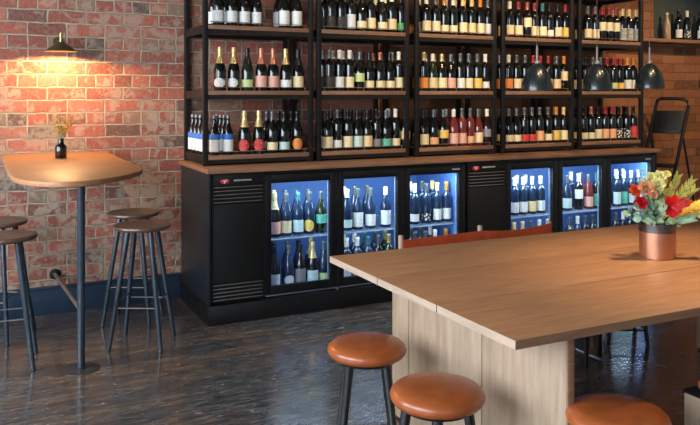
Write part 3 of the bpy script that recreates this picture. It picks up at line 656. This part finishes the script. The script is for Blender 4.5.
# small vase on high table
r = empty('bud_vase', (.49, 5.07, HT), 'small dark glass bud vase on the high oak table', 'vase')
MB().lathe([(0, 0), (.032, 0), (.035, .004), (.035, .068), (.032, .076), (.022, .086), (.0185, .092), (.0185, .114), (.021, .116), (.021, .122), (.016, .122), (.015, .1), (0, .098)], (.49, 5.07, HT+.001), 28).build('vase_body', M['amber'], r)
r = empty('dried_flower_bunch', (.49, 5.07, HT+.10), 'dried yellow and olive flower sprigs standing in the dark bud vase', 'flowers')
rnd = random.Random(3)
for k in range(9):
    a = rnd.uniform(0, 2*PI); sp = rnd.uniform(.1, .55); ln = rnd.uniform(.11, .17)
    side = [(-.6, .9), (-.45, 1), (-.5, .8), (.1, .9), (.6, .7), (.75, .62), (.5, .8), (.2, .8), (-.2, .9)][k]
    base = Vector((.49, 5.07, HT+.102)); d = (RT*side[0]*.55+Vector((0, math.sin(a)*.2, 0))+Vector((0, 0, side[1]))).normalized()
    tip = base+d*ln
    MB().tube([base, base.lerp(tip, .5)+Vector((0, 0, .006)), tip], .0011, 5).build('stem', M['dry_green'], r)
    f = MB(); fl = MB()
    yellow = side[0] > .15
    for j in range(11):
        t = .35+.65*j/10; p = base.lerp(tip, t)
        dd = Vector((rnd.uniform(-1, 1), rnd.uniform(-1, 1), rnd.uniform(.1, 1))).normalized()
        if yellow: f.leaf(p, (d*1.2+dd*.6), (0, 1, .1), .026, .0032, .1)
        else: f.ball(p+dd*.008, rnd.uniform(.003, .0055), sub=1); fl.leaf(p, dd, (0, 1, .2), .014, .004, .1)
    f.build('flower_head', M['dry_yellow'], r)
    if not yellow: fl.build('leaf', M['dry_green'], r)
    else: fl.bm.free()

# ------------------------------------------------------------------ wall lamp
lx, ly, lz = .513, 5.31, 1.776
r = empty('wall_lamp', (lx, ly, lz), 'bronze cone-shaded wall lamp glowing over the high table', 'lamp')
MB().lathe([(.021, .062), (.103, .002), (.105, 0), (.101, .0), (.019, .059)], (lx, ly, lz), 40).build('lamp_shade', M['lamp_shade'], r)
MB().rod((lx, ly, lz+.058), (lx, ly, lz+.122), .0075, seg=14).build('stem', M['brass'], r)
MB().tube([(lx, ly, lz+.066), (lx, ly+.07, lz+.075), (lx, WY-.012, lz+.08)], .006, 10).build('wall_arm', M['lamp_shade'], r)
MB().lathe([(0, 0), (.03, 0), (.03, .01), (0, .012)], (lx, WY-.001, lz+.08), 24, Matrix.Rotation(PI/2, 4, 'X')).build('wall_plate', M['lamp_shade'], r)
MB().ball((lx, ly, lz+.044), .011, sub=3).build('bulb', M['bulb'], r)

# ------------------------------------------------------------------ large table
TX0, TX1, TY0, TY1, TZ = 1.47, 4.10, 1.835, 3.171, .75
r = empty('dining_table', ((TX0+TX1)/2, (TY0+TY1)/2, 0), 'long oak table with three-plank top and panelled box ends in the foreground', 'table')
for (a, b_, nm) in ((TY0, 2.2685, 'nearest'), (2.2745, 2.7095, 'middle'), (2.7145, TY1, 'farthest')):
    pk = MB().box(TX0+.0025, TX1-.0025, a+(.0025 if nm == 'nearest' else 0), b_, TZ-.028, TZ, .0008).build('tabletop_plank', M['oak_top'], r)
    for ex in (TX0, TX1-.0024): MB().box(ex, ex+.0024, a, b_, TZ-.028, TZ-.0004).build('end_edging', M['oak_lit_end'], pk)['label'] = 'end edging in daylit tone'
    if nm == 'nearest': MB().box(TX0+.0025, TX1-.0025, a, a+.0024, TZ-.028, TZ-.0004).build('long_edging', M['oak_shaded'], pk)['label'] = 'long edging in shaded tone'
for X in (1.75, 3.80):
    dirn = 1
    ysb = [1.918, 2.386, 2.932, 3.084]
    p = MB()
    for a, b_ in zip(ysb[:-1], ysb[1:]): p.box(X, X+.028, a+.0028, b_-.0028, .012, TZ-.0285, .001)
    p.build('pedestal_panel', M['oak_pale'], r)
    MB().box(X+.018, X+.024, ysb[0]+.004, ysb[-1]-.004, .014, TZ-.03).build('backing_board', M['oak_shaded'], r)
    MB().box(X, X+.028, ysb[0]-.0005-.004, ysb[0]+.0008, .012, TZ-.0285, .0008).build('panel_edging', M['oak_shaded'], r)
    MB().box(X+.03, X+.26, 2.44, 2.47, .012, TZ-.0285, .001).build('pedestal_fin', M['oak_shaded'], r)
    MB().box(X-.006, X+.034, ysb[0]+.02, ysb[-1]-.02, 0, .012, .001).build('floor_glide', M['leg_black'], r)
MB().box(1.98, 3.799, 2.44, 2.47, TZ-.12, TZ-.0295, .001).build('centre_rail', M['oak_shaded'], r)

# ------------------------------------------------------------------ leather stools
def leather_stool(x, y, R_, rz, label, H=.482, legrot=.3):
    r = empty('leather_stool', (x, y, 0), label, 'stool', 'round tan leather stools at the long table')
    MB().lathe([(0, H-.062), (R_-.03, H-.062), (R_-.012, H-.056), (R_-.002, H-.043), (R_, H-.032), (R_-.004, H-.020), (R_-.016, H-.009), (R_-.045, H-.002), (R_*.5, H+.003), (0, H+.004)], (x, y, 0), 56).build('seat_cushion', M['leather'], r)
    MB().lathe([(0, H-.075), (R_-.04, H-.075), (R_-.035, H-.0625), (0, H-.0625)], (x, y, 0), 40).build('seat_base', M['leg_black'], r)
    ft, tp = [], []
    for k in range(4):
        a = legrot+k*PI/2; ft.append(Vector((x+.165*math.cos(a), y+.165*math.sin(a), .002))); tp.append(Vector((x+.105*math.cos(a), y+.105*math.sin(a), H-.076)))
        MB().rod(ft[-1], tp[-1], .012, .0195, 14).build('leg', M['leg_black'], r)
    for k in range(4): MB().rod(ft[k].lerp(tp[k], .2), ft[(k+1) % 4].lerp(tp[(k+1) % 4], .2), .006, seg=8).build('footrest_rod', M['leg_black'], r)
    return r
leather_stool(1.45, 2.765, .163, 0, 'round tan leather stool at the table end, farther from the viewer', legrot=.36)
leather_stool(1.45, 2.235, .166, 0, 'round tan leather stool at the table end, nearer the viewer', legrot=1.0)
leather_stool(1.868, 1.815, .163, 0, 'round tan leather stool at the near long side of the table', legrot=.2)
leather_stool(3.557, 3.42, .16, 0, 'round stool beyond the table, only its black legs seen beneath the top', legrot=.28)

# ------------------------------------------------------------------ box stool, bottom right corner
r = empty('box_stool', (2.47, 1.68, 0), 'pale oak box stool with black rim and tan cushion, bottom right corner', 'stool')
MB().box(2.262, 2.68, 1.46, 1.886, 0.0, .438, .003).build('box_body', M['oak_pale'], r)
MB().box(2.258, 2.684, 1.456, 1.890, .4385, .451, .004).build('rim', M['leg_black'], r)
MB().box(2.292, 2.65, 1.49, 1.862, .4515, .487, .016, seg=4).build('cushion', M['leather'], r)

# ------------------------------------------------------------------ long leather-backed bench beyond the table
by = 3.44
xs3 = [at_y(401, by), at_y(480, by), at_y(549, by)]
r = empty('backed_bench', ((xs3[0]+xs3[2])/2, 3.2, 0), 'red leather-strap backed bench with pale wooden posts beyond the table', 'bench')
for x, zt in zip(xs3, (.757, .770, .760)):
    MB().lathe([(0, .4), (.014, .4), (.014, zt-.004), (.011, zt), (0, zt)], (x, by, 0), 16).build('back_post', M['oak_pale'], r)
st = bmesh.new(); cols = []
n = 24
for i in range(n+1):
    t = i/n; x = xs3[0]+(xs3[2]-xs3[0])*t; m_ = (xs3[1]-xs3[0])/(xs3[2]-xs3[0])
    if t < m_: zt = .735+.008*(t/m_)
    else: q = (t-m_)/(1-m_); zt = .743-.016*math.sin(PI*q)+.006*q
    cols.append([st.verts.new((x, by-.017, zt-.10)), st.verts.new((x, by-.017, zt)), st.verts.new((x, by-.021, zt)), st.verts.new((x, by-.021, zt-.10))])
for a, b_ in zip(cols[:-1], cols[1:]):
    for k in range(4): st.faces.new((a[k], a[(k+1) % 4], b_[(k+1) % 4], b_[k]))
st.faces.new(cols[0]); st.faces.new(cols[-1]); bmesh.ops.recalc_face_normals(st, faces=st.faces)
m = MB(); m._merge(st); m.build('back_strap', M['leather_red'], r)
MB().box(xs3[0]-.03, 3.148, 3.10, by-.024, .40, .44, .008).build('seat', M['leather_red'], r)
MB().box(xs3[0]-.02, 3.148, 3.11, by+.012, .345, .399, .003).build('seat_frame', M['leg_black'], r)
MB().box(3.149, 3.18, 3.20, by+.012, .012, .44, .003).build('side_panel', M['leg_black'], r)
for x in (xs3[0], xs3[2]):
    for y in (3.14, by-.02): MB().rod((x, y, 0.001), (x, y, .354), .012, .018, 12).build('leg', M['leg_black'], r)

# ------------------------------------------------------------------ vase and flowers on the table
vx, vy = 2.812, 2.49
V0 = Vector((vx, vy, TZ))
r = empty('metal_vase', (vx, vy, TZ), 'brushed copper cylinder vase with reflection-toned rim on the long table', 'vase')
MB().lathe([(0, 0), (.078, 0), (.080, .002), (.080, .118)], (vx, vy, TZ+.0005), 48).build('vase_body', M['copper'], r)
MB().lathe([(.0806, .119), (.0806, .158), (.079, .160), (.076, .158), (.076, .012), (0, .012)], (vx, vy, TZ+.0005), 48).build('rim_reflection', M['tin'], r)  # vase is copper throughout; darker band paints the reflection near its rim
FLO = empty('flower_arrangement', (vx, vy, TZ+.15), 'mixed bouquet of red, peach and lime blooms standing in the copper vase', 'flowers')
def fp(px, py, dep=0.): return V0+RT*((px-658)*.00459)+Vector((0, 0, (257-py)*.00459))+FW*dep
O0 = fp(658, 224)
def stem(p, mat='water', r_=.0018):
    q = O0+(p-O0)*.08; q.z = O0.z-.03
    MB().tube([q, q.lerp(p, .5)+Vector((0, 0, .012)), p], r_, 6).build('stem', M[mat], FLO)
rnd = random.Random(11)
def sprig(p, q, mat, r_leaf, n, name='eucalyptus_sprig'):
    b = MB(); b.tube([p, p.lerp(q, .5)+Vector((0, 0, .01)), q], .0014, 5)
    s_ = b.build(name, M['water'], FLO)
    for k in range(n):
        t = .2+.8*k/(n-1); c = p.lerp(q, t)+Vector((0, 0, .01*math.sin(PI*t)))
        dd = Vector((rnd.uniform(-1, 1), rnd.uniform(-1, 1), rnd.uniform(-.5, 1))).normalized()
        f = MB().leaf(c, dd+(-FW)*.2, (-FW)+Vector((rnd.uniform(-.5, .5), 0, rnd.uniform(.0, .8))), r_leaf*2, r_leaf*.9, .12)
        f.build('leaf', M[mat], s_)
def petals(c, R_, n, mat, name, layers=3, face=None, openn=.6):
    face = (face or (-FW+Vector((0, 0, .5)))).normalized(); a = face.orthogonal().normalized(); b_ = face.cross(a)
    m = MB()
    for l in range(layers):
        for k in range(n):
            an = 2*PI*(k+.5*l)/n; rad = a*math.cos(an)+b_*math.sin(an); k_ = (l+1)/layers
            m.leaf(c+rad*R_*.12*k_, rad*(openn*k_+.1)+face*(1-.65*k_), face, R_*(1.0), R_*.5, -.1+.2*k_)
    m.ball(c+face*R_*.15, R_*.28)
    return m.build(name, M[mat], FLO)
# greenery
sprig(O0, fp(641, 171, .02), 'euca', .020, 6)
sprig(O0, fp(619, 209, -.06), 'euca', .017, 9); sprig(O0, fp(628, 205, -.07), 'euca', .015, 7)
sprig(O0, fp(637, 216, -.06), 'euca', .019, 6)
sprig(O0, fp(646, 208, -.07), 'euca2', .022, 7)
sprig(O0, fp(652, 202, -.075), 'euca', .022, 7)
sprig(O0, fp(645, 221, -.08), 'euca', .019, 6)
sprig(O0, fp(662, 176, .05), 'euca2', .024, 6)
sprig(O0, fp(670, 178, .03), 'fern', .02, 5, 'leaf_sprig')
sprig(O0, fp(652, 190, .0), 'euca2', .022, 6)
sprig(O0, fp(672, 224, -.07), 'euca', .018, 5)
def frond(p, q, n=16, mat='fern', ln=.05):
    b = MB(); b.tube([p, p.lerp(q, .5)+Vector((0, 0, .006)), q], .0015, 5)
    ax = (q-p).normalized()
    for k in range(n):
        t = .25+.75*k/(n-1); c = p.lerp(q, t)
        for sg in (-1, 1):
            sd = ax.cross(FW).normalized()*sg
            b.leaf(c, ax*1.0+sd*.75+Vector((0, 0, .1))+FW*rnd.uniform(-.4, .4), -FW, ln*(1-.4*t), .0042, .05)
    b.build('fern_frond', M[mat], FLO)
frond(O0, fp(692, 181, .0)); frond(O0, fp(697, 190, .02)); frond(O0, fp(683, 178, .05))
frond(O0, fp(693, 211, -.05), mat='fern', ln=.045); frond(O0, fp(688, 217, -.06), mat='euca', ln=.04)
# blooms
for (px, py, dp, R_, mat, name, face) in ((642, 188, -.05, .040, 'peach', 'peach_rose', None), (632, 190, -.04, .030, 'orange_f', 'orange_bloom', None),
      (636, 202, -.055, .032, 'red_f', 'red_bloom', None), (654, 184, -.04, .036, 'lime_flower', 'lime_bloom', None), (659, 177, -.01, .030, 'lime_flower', 'lime_bloom', None),
      (651, 178, .0, .026, 'lime_flower', 'lime_bloom', None), (648, 193, -.06, .024, 'peach', 'peach_rose', None)):
    c = fp(px, py, dp); stem(c); petals(c, R_, 6, mat, name)
c = fp(666, 205, -.06); stem(c)
m = MB()
for d, ln, w in (((-.4, 0, .9), .055, .026), ((.3, 0, 1), .06, .024), ((.9, 0, .35), .075, .024), ((-.8, 0, .1), .045, .022), ((.1, 0, -1), .05, .028), ((-.5, 0, -.7), .045, .024), ((.8, 0, -.4), .05, .02)):
    dv = RT*d[0]+Vector((0, 0, d[2]))-FW*.35; m.leaf(c, dv, -FW, ln, w, .1)
m.build('red_lily', M['red_f'], FLO)
m = MB(); c2 = c+RT*.02+Vector((0, 0, .012))-FW*.012
for d, ln in (((1, 0, .3), .07), ((.7, 0, .6), .055), ((1, 0, .0), .06)): m.leaf(c2, RT*d[0]+Vector((0, 0, d[2]))-FW*.2, -FW, ln, .013, .05)
m.build('coral_petal', M['pink_f'], FLO)
# banksia spike
p, q = fp(672, 211, -.04), fp(703, 200, -.07)
n = 10; pts3 = [p.lerp(q, k/n) for k in range(n+1)]
m = MB().tube(pts3, [.008]+[.019+.003*math.sin(k) for k in range(1, n)]+[.012], 14)
ax = (q-p).normalized(); sd1 = ax.cross(Vector((0, 0, 1))).normalized(); sd2 = ax.cross(sd1)
for k in range(150):
    t = rnd.uniform(.04, .98); an = rnd.uniform(0, 2*PI); d = sd1*math.cos(an)+sd2*math.sin(an); c = p.lerp(q, t)+d*.016
    m.rod(c, c+d*.010+ax*.008, .0012, .0008, 5, False)
m.build('banksia_spike', M['banksia'], FLO); stem(p)
c = fp(698, 214, -.03); stem(c); m = MB().ball(c, .017, (1.1, 1, 1), 3)
m.build('cream_bud', M['cream_f'], FLO)

# ------------------------------------------------------------------ pendants
def pendant(px, Y, zr, label):
    x = at_y(px, Y)
    r = empty('pendant_lamp', (x, Y, zr), label, 'lamp', 'dark dome pendant lamps')
    pr = [(.116, 0), (.1165, .004), (.115, .03), (.109, .07), (.0975, .11), (.077, .152), (.053, .184), (.03, .203), (.02, .21), (.017, .206), (.048, .182), (.072, .150), (.093, .108), (.105, .07), (.111, .03), (.112, .0), (.116, 0)]
    MB().lathe(pr, (x, Y, zr), 44).build('lamp_shade', M['pend'], r)
    MB().lathe([(0, .2), (.019, .2), (.023, .212), (.018, .228), (.009, .236), (.0085, .33), (.005, .345), (0, .345)], (x, Y, zr), 20).build('lamp_cap', M['louvre'], r)
    MB().rod((x, Y, zr+.34), (x, Y, CH-.03), .003, seg=8).build('cord', M['leg_black'], r)
    MB().lathe([(0, CH-.03), (.05, CH-.03), (.05, CH-.001), (0, CH-.001)], (x, Y, 0), 24).build('ceiling_rose', M['leg_black'], r)
    MB().ball((x, Y, zr+.10), .025, sub=2).build('bulb', M['pend_in'], r)
pendant(537, 4.5, 1.519, 'dark dome pendant lamp, leftmost, before the fourth bottle bay')
pendant(597, 4.5, 1.526, 'dark dome pendant lamp before the rightmost bottle bay')
pendant(649.5, 4.5, 1.54, 'dark dome pendant lamp above the folded ladder')
pendant(713, 4.5, 1.55, 'dark dome pendant lamp just cut by the right edge of the view')

# ------------------------------------------------------------------ wall ledge, bottles, ladder
o = MB().box(5.62, 7.6, WY-.17, WY-.001, 2.012, 2.047, .003).build('wall_ledge', M['shelf_wood'], at=(6.5, WY, 2.0))
tag(o, 'long timber wall ledge high above the folded ladder', 'shelf')
for px, lab, gl, cap, ds in ((667, None, 'pale', 'cream', 'pale empty bottle, leftmost on the high wall ledge'), (678.5, 'white', 'black', 'dark', 'dark bottle with white label, second on the high wall ledge'),
        (687, 'spotted', 'black', 'white', 'dark bottle with spotted label and white capsule on the high wall ledge'), (700, 'aqua', 'black', 'dark', 'dark bottle at the right edge of the high wall ledge')):
    bottle(at_y(px, WY-.085), WY-.085, 2.048, 'bordeaux' if gl == 'black' else 'beer', gl, lab, 'std', cap, ds, 'bottles on the wall ledge')

r = empty('step_ladder', (5.9, 5.25, 0), 'black folding step ladder leaning open beside the counter, before the warm brick', 'ladder')
# two front rails joined by a rounded grab bar at the top, in a plane leaning left
A_t, B_t = Vector((at_y(656, 5.4), 5.4, 1.405)), Vector((at_y(688.5, 5.14), 5.14, 1.40))       # far and near top corners
slope = Vector((-.29, .0, -1.0))
def down(p, z): return p+slope*(p.z-z)
arc = []
top = Vector((0, 0, .045)); ab = B_t-A_t
arc += [down(A_t, .01), down(A_t, .7), A_t-Vector((0, 0, .03)), A_t+ab*.05+top*.6, A_t+ab*.16+top, A_t+ab*.5+top*1.05, A_t+ab*.84+top, A_t+ab*.96+top*.55, B_t-Vector((0, 0, .03)), down(B_t, .7), down(B_t, .01)]
MB().tube(arc, .0165, 12).build('front_rail', M['steel'], r)
for z, dpt in ((1.14, .05), (.80, .13), (.55, .15), (.28, .17)):
    a, b_ = down(A_t, z), down(B_t, z)
    wdir = (b_-a).normalized(); nd = Vector((0, 0, 1)).cross(wdir).normalized()
    m = MB()
    if z > 1:                                    # folded-up top platform, ribbed face
        up = (-slope).normalized(); nn = wdir.cross(up).normalized()
        mat = Matrix.Translation((a+b_)/2) @ Matrix((wdir, nn, up)).transposed().to_4x4()
        hw = (b_-a).length/2-.018
        m.box(-hw, hw, -.016, .002, -.03, .20, .006, mat)
        for k in range(7): m.box(-hw*.72, hw*.72, -.020, .006, .01+k*.024, .018+k*.024, .001, mat)
    else:
        mat = Matrix.Translation((a+b_)/2) @ Matrix((wdir, nd, Vector((0, 0, 1)))).transposed().to_4x4(); hw = (b_-a).length/2-.016
        m.box(-hw, hw, -.05, dpt-.03, -.014, .014, .004, mat)
        for k in range(5): m.box(-hw*.9, hw*.9, -.04+k*.022, -.034+k*.022, .014, .018, .001, mat)
    m.build('tread', M['black2'], r)
for P0 in (A_t, B_t):
    h = down(P0, 1.07); ft = Vector((h.x+.27, h.y, .01)); MB().tube([h+Vector((.016, 0, .03)), ft], .011, 10).build('rear_leg', M['steel'], r)
    MB().rod(down(P0, .0), down(P0, .045), .018, seg=12).build('foot', M['black2'], r)
m = MB(); a, b_ = down(A_t, 1.07)+Vector((.19, 0, -.68)), down(B_t, 1.07)+Vector((.19, 0, -.68)); m.tube([a, b_], .008, 8).build('rear_brace', M['steel'], r)

# ------------------------------------------------------------------ lights
def area(name, loc, size, power, color, target, spread=PI):
    d = bpy.data.lights.new(name, 'AREA'); d.shape = 'RECTANGLE'; d.size, d.size_y = size; d.energy = power; d.color = color; d.spread = spread
    o = bpy.data.objects.new(name, d); COL.objects.link(o); o.location = loc
    o.rotation_euler = (Vector(target)-Vector(loc)).to_track_quat('-Z', 'Y').to_euler(); return o
for i, (a, b_) in enumerate(wins):
    area('window_daylight', (XL-.02, (a+b_)/2, (z0w+z1w)/2), (b_-a, z1w-z0w), (200, 250, 190)[i], (.80, .90, 1.), (XL+3, (a+b_)/2, 1.4))
def spot(loc, target, power, color, ang=60, blend=.6, rad=.04):
    d = bpy.data.lights.new('track_spot', 'SPOT'); d.energy = power; d.color = color; d.spot_size = math.radians(ang); d.spot_blend = blend; d.shadow_soft_size = rad
    o = bpy.data.objects.new('track_spot', d); COL.objects.link(o); o.location = loc
    o.rotation_euler = (Vector(target)-Vector(loc)).to_track_quat('-Z', 'Y').to_euler()
WARM = (1., .68, .38)
for x, p in ((2.5, 60), (3.4, 120), (4.2, 130), (5.1, 85)):
    spot((x, 3.3, 3.2), (x+.1, 5.2, 1.5), p, WARM, 62)
spot((6.3, 3.6, 3.2), (6.2, 5.4, 1.1), 170, WARM, 70)
spot((3.1, 2.1, 3.3), (2.95, 2.15, .75), 360, (1., .76, .48), 52, .9, .12)
# fridge interiors
for ds in (doorsA, doorsB):
    for a, b_ in ds:
        for z in (.885, .485):
            area('fridge_light', ((a+b_)/2, FY+.075, z+(.012 if z > .8 else .008)), (b_-a-.12, .03), 4.6 if z > .8 else .45, (.66, .86, 1.), ((a+b_)/2, FY+.26, z-.42))
d = bpy.data.lights.new('wall_lamp_light', 'POINT'); d.energy = 38; d.color = (1., .60, .26); d.shadow_soft_size = .008
o = bpy.data.objects.new('wall_lamp_light', d); COL.objects.link(o); o.location = (lx, ly, lz+.021)

w = bpy.data.worlds.new('world'); SC.world = w; w.use_nodes = True; nt = w.node_tree; nt.nodes.clear()
sky = nt.nodes.new('ShaderNodeTexSky'); sky.sky_type = 'HOSEK_WILKIE'; sky.sun_direction = (-.3, -.5, .8); sky.turbidity = 4
bg = nt.nodes.new('ShaderNodeBackground'); bg.inputs[1].default_value = .6; ow = nt.nodes.new('ShaderNodeOutputWorld')
nt.links.new(sky.outputs[0], bg.inputs[0]); nt.links.new(bg.outputs[0], ow.inputs[0])

SC.view_settings.view_transform = 'Standard'; SC.view_settings.look = 'None'; SC.view_settings.gamma = 1; SC.view_settings.use_curve_mapping = False
SC.view_settings.exposure = 0.0
SC.cycles.use_denoising = True
SC.cycles.sample_clamp_indirect = 6
SC.cycles.max_bounces = 8
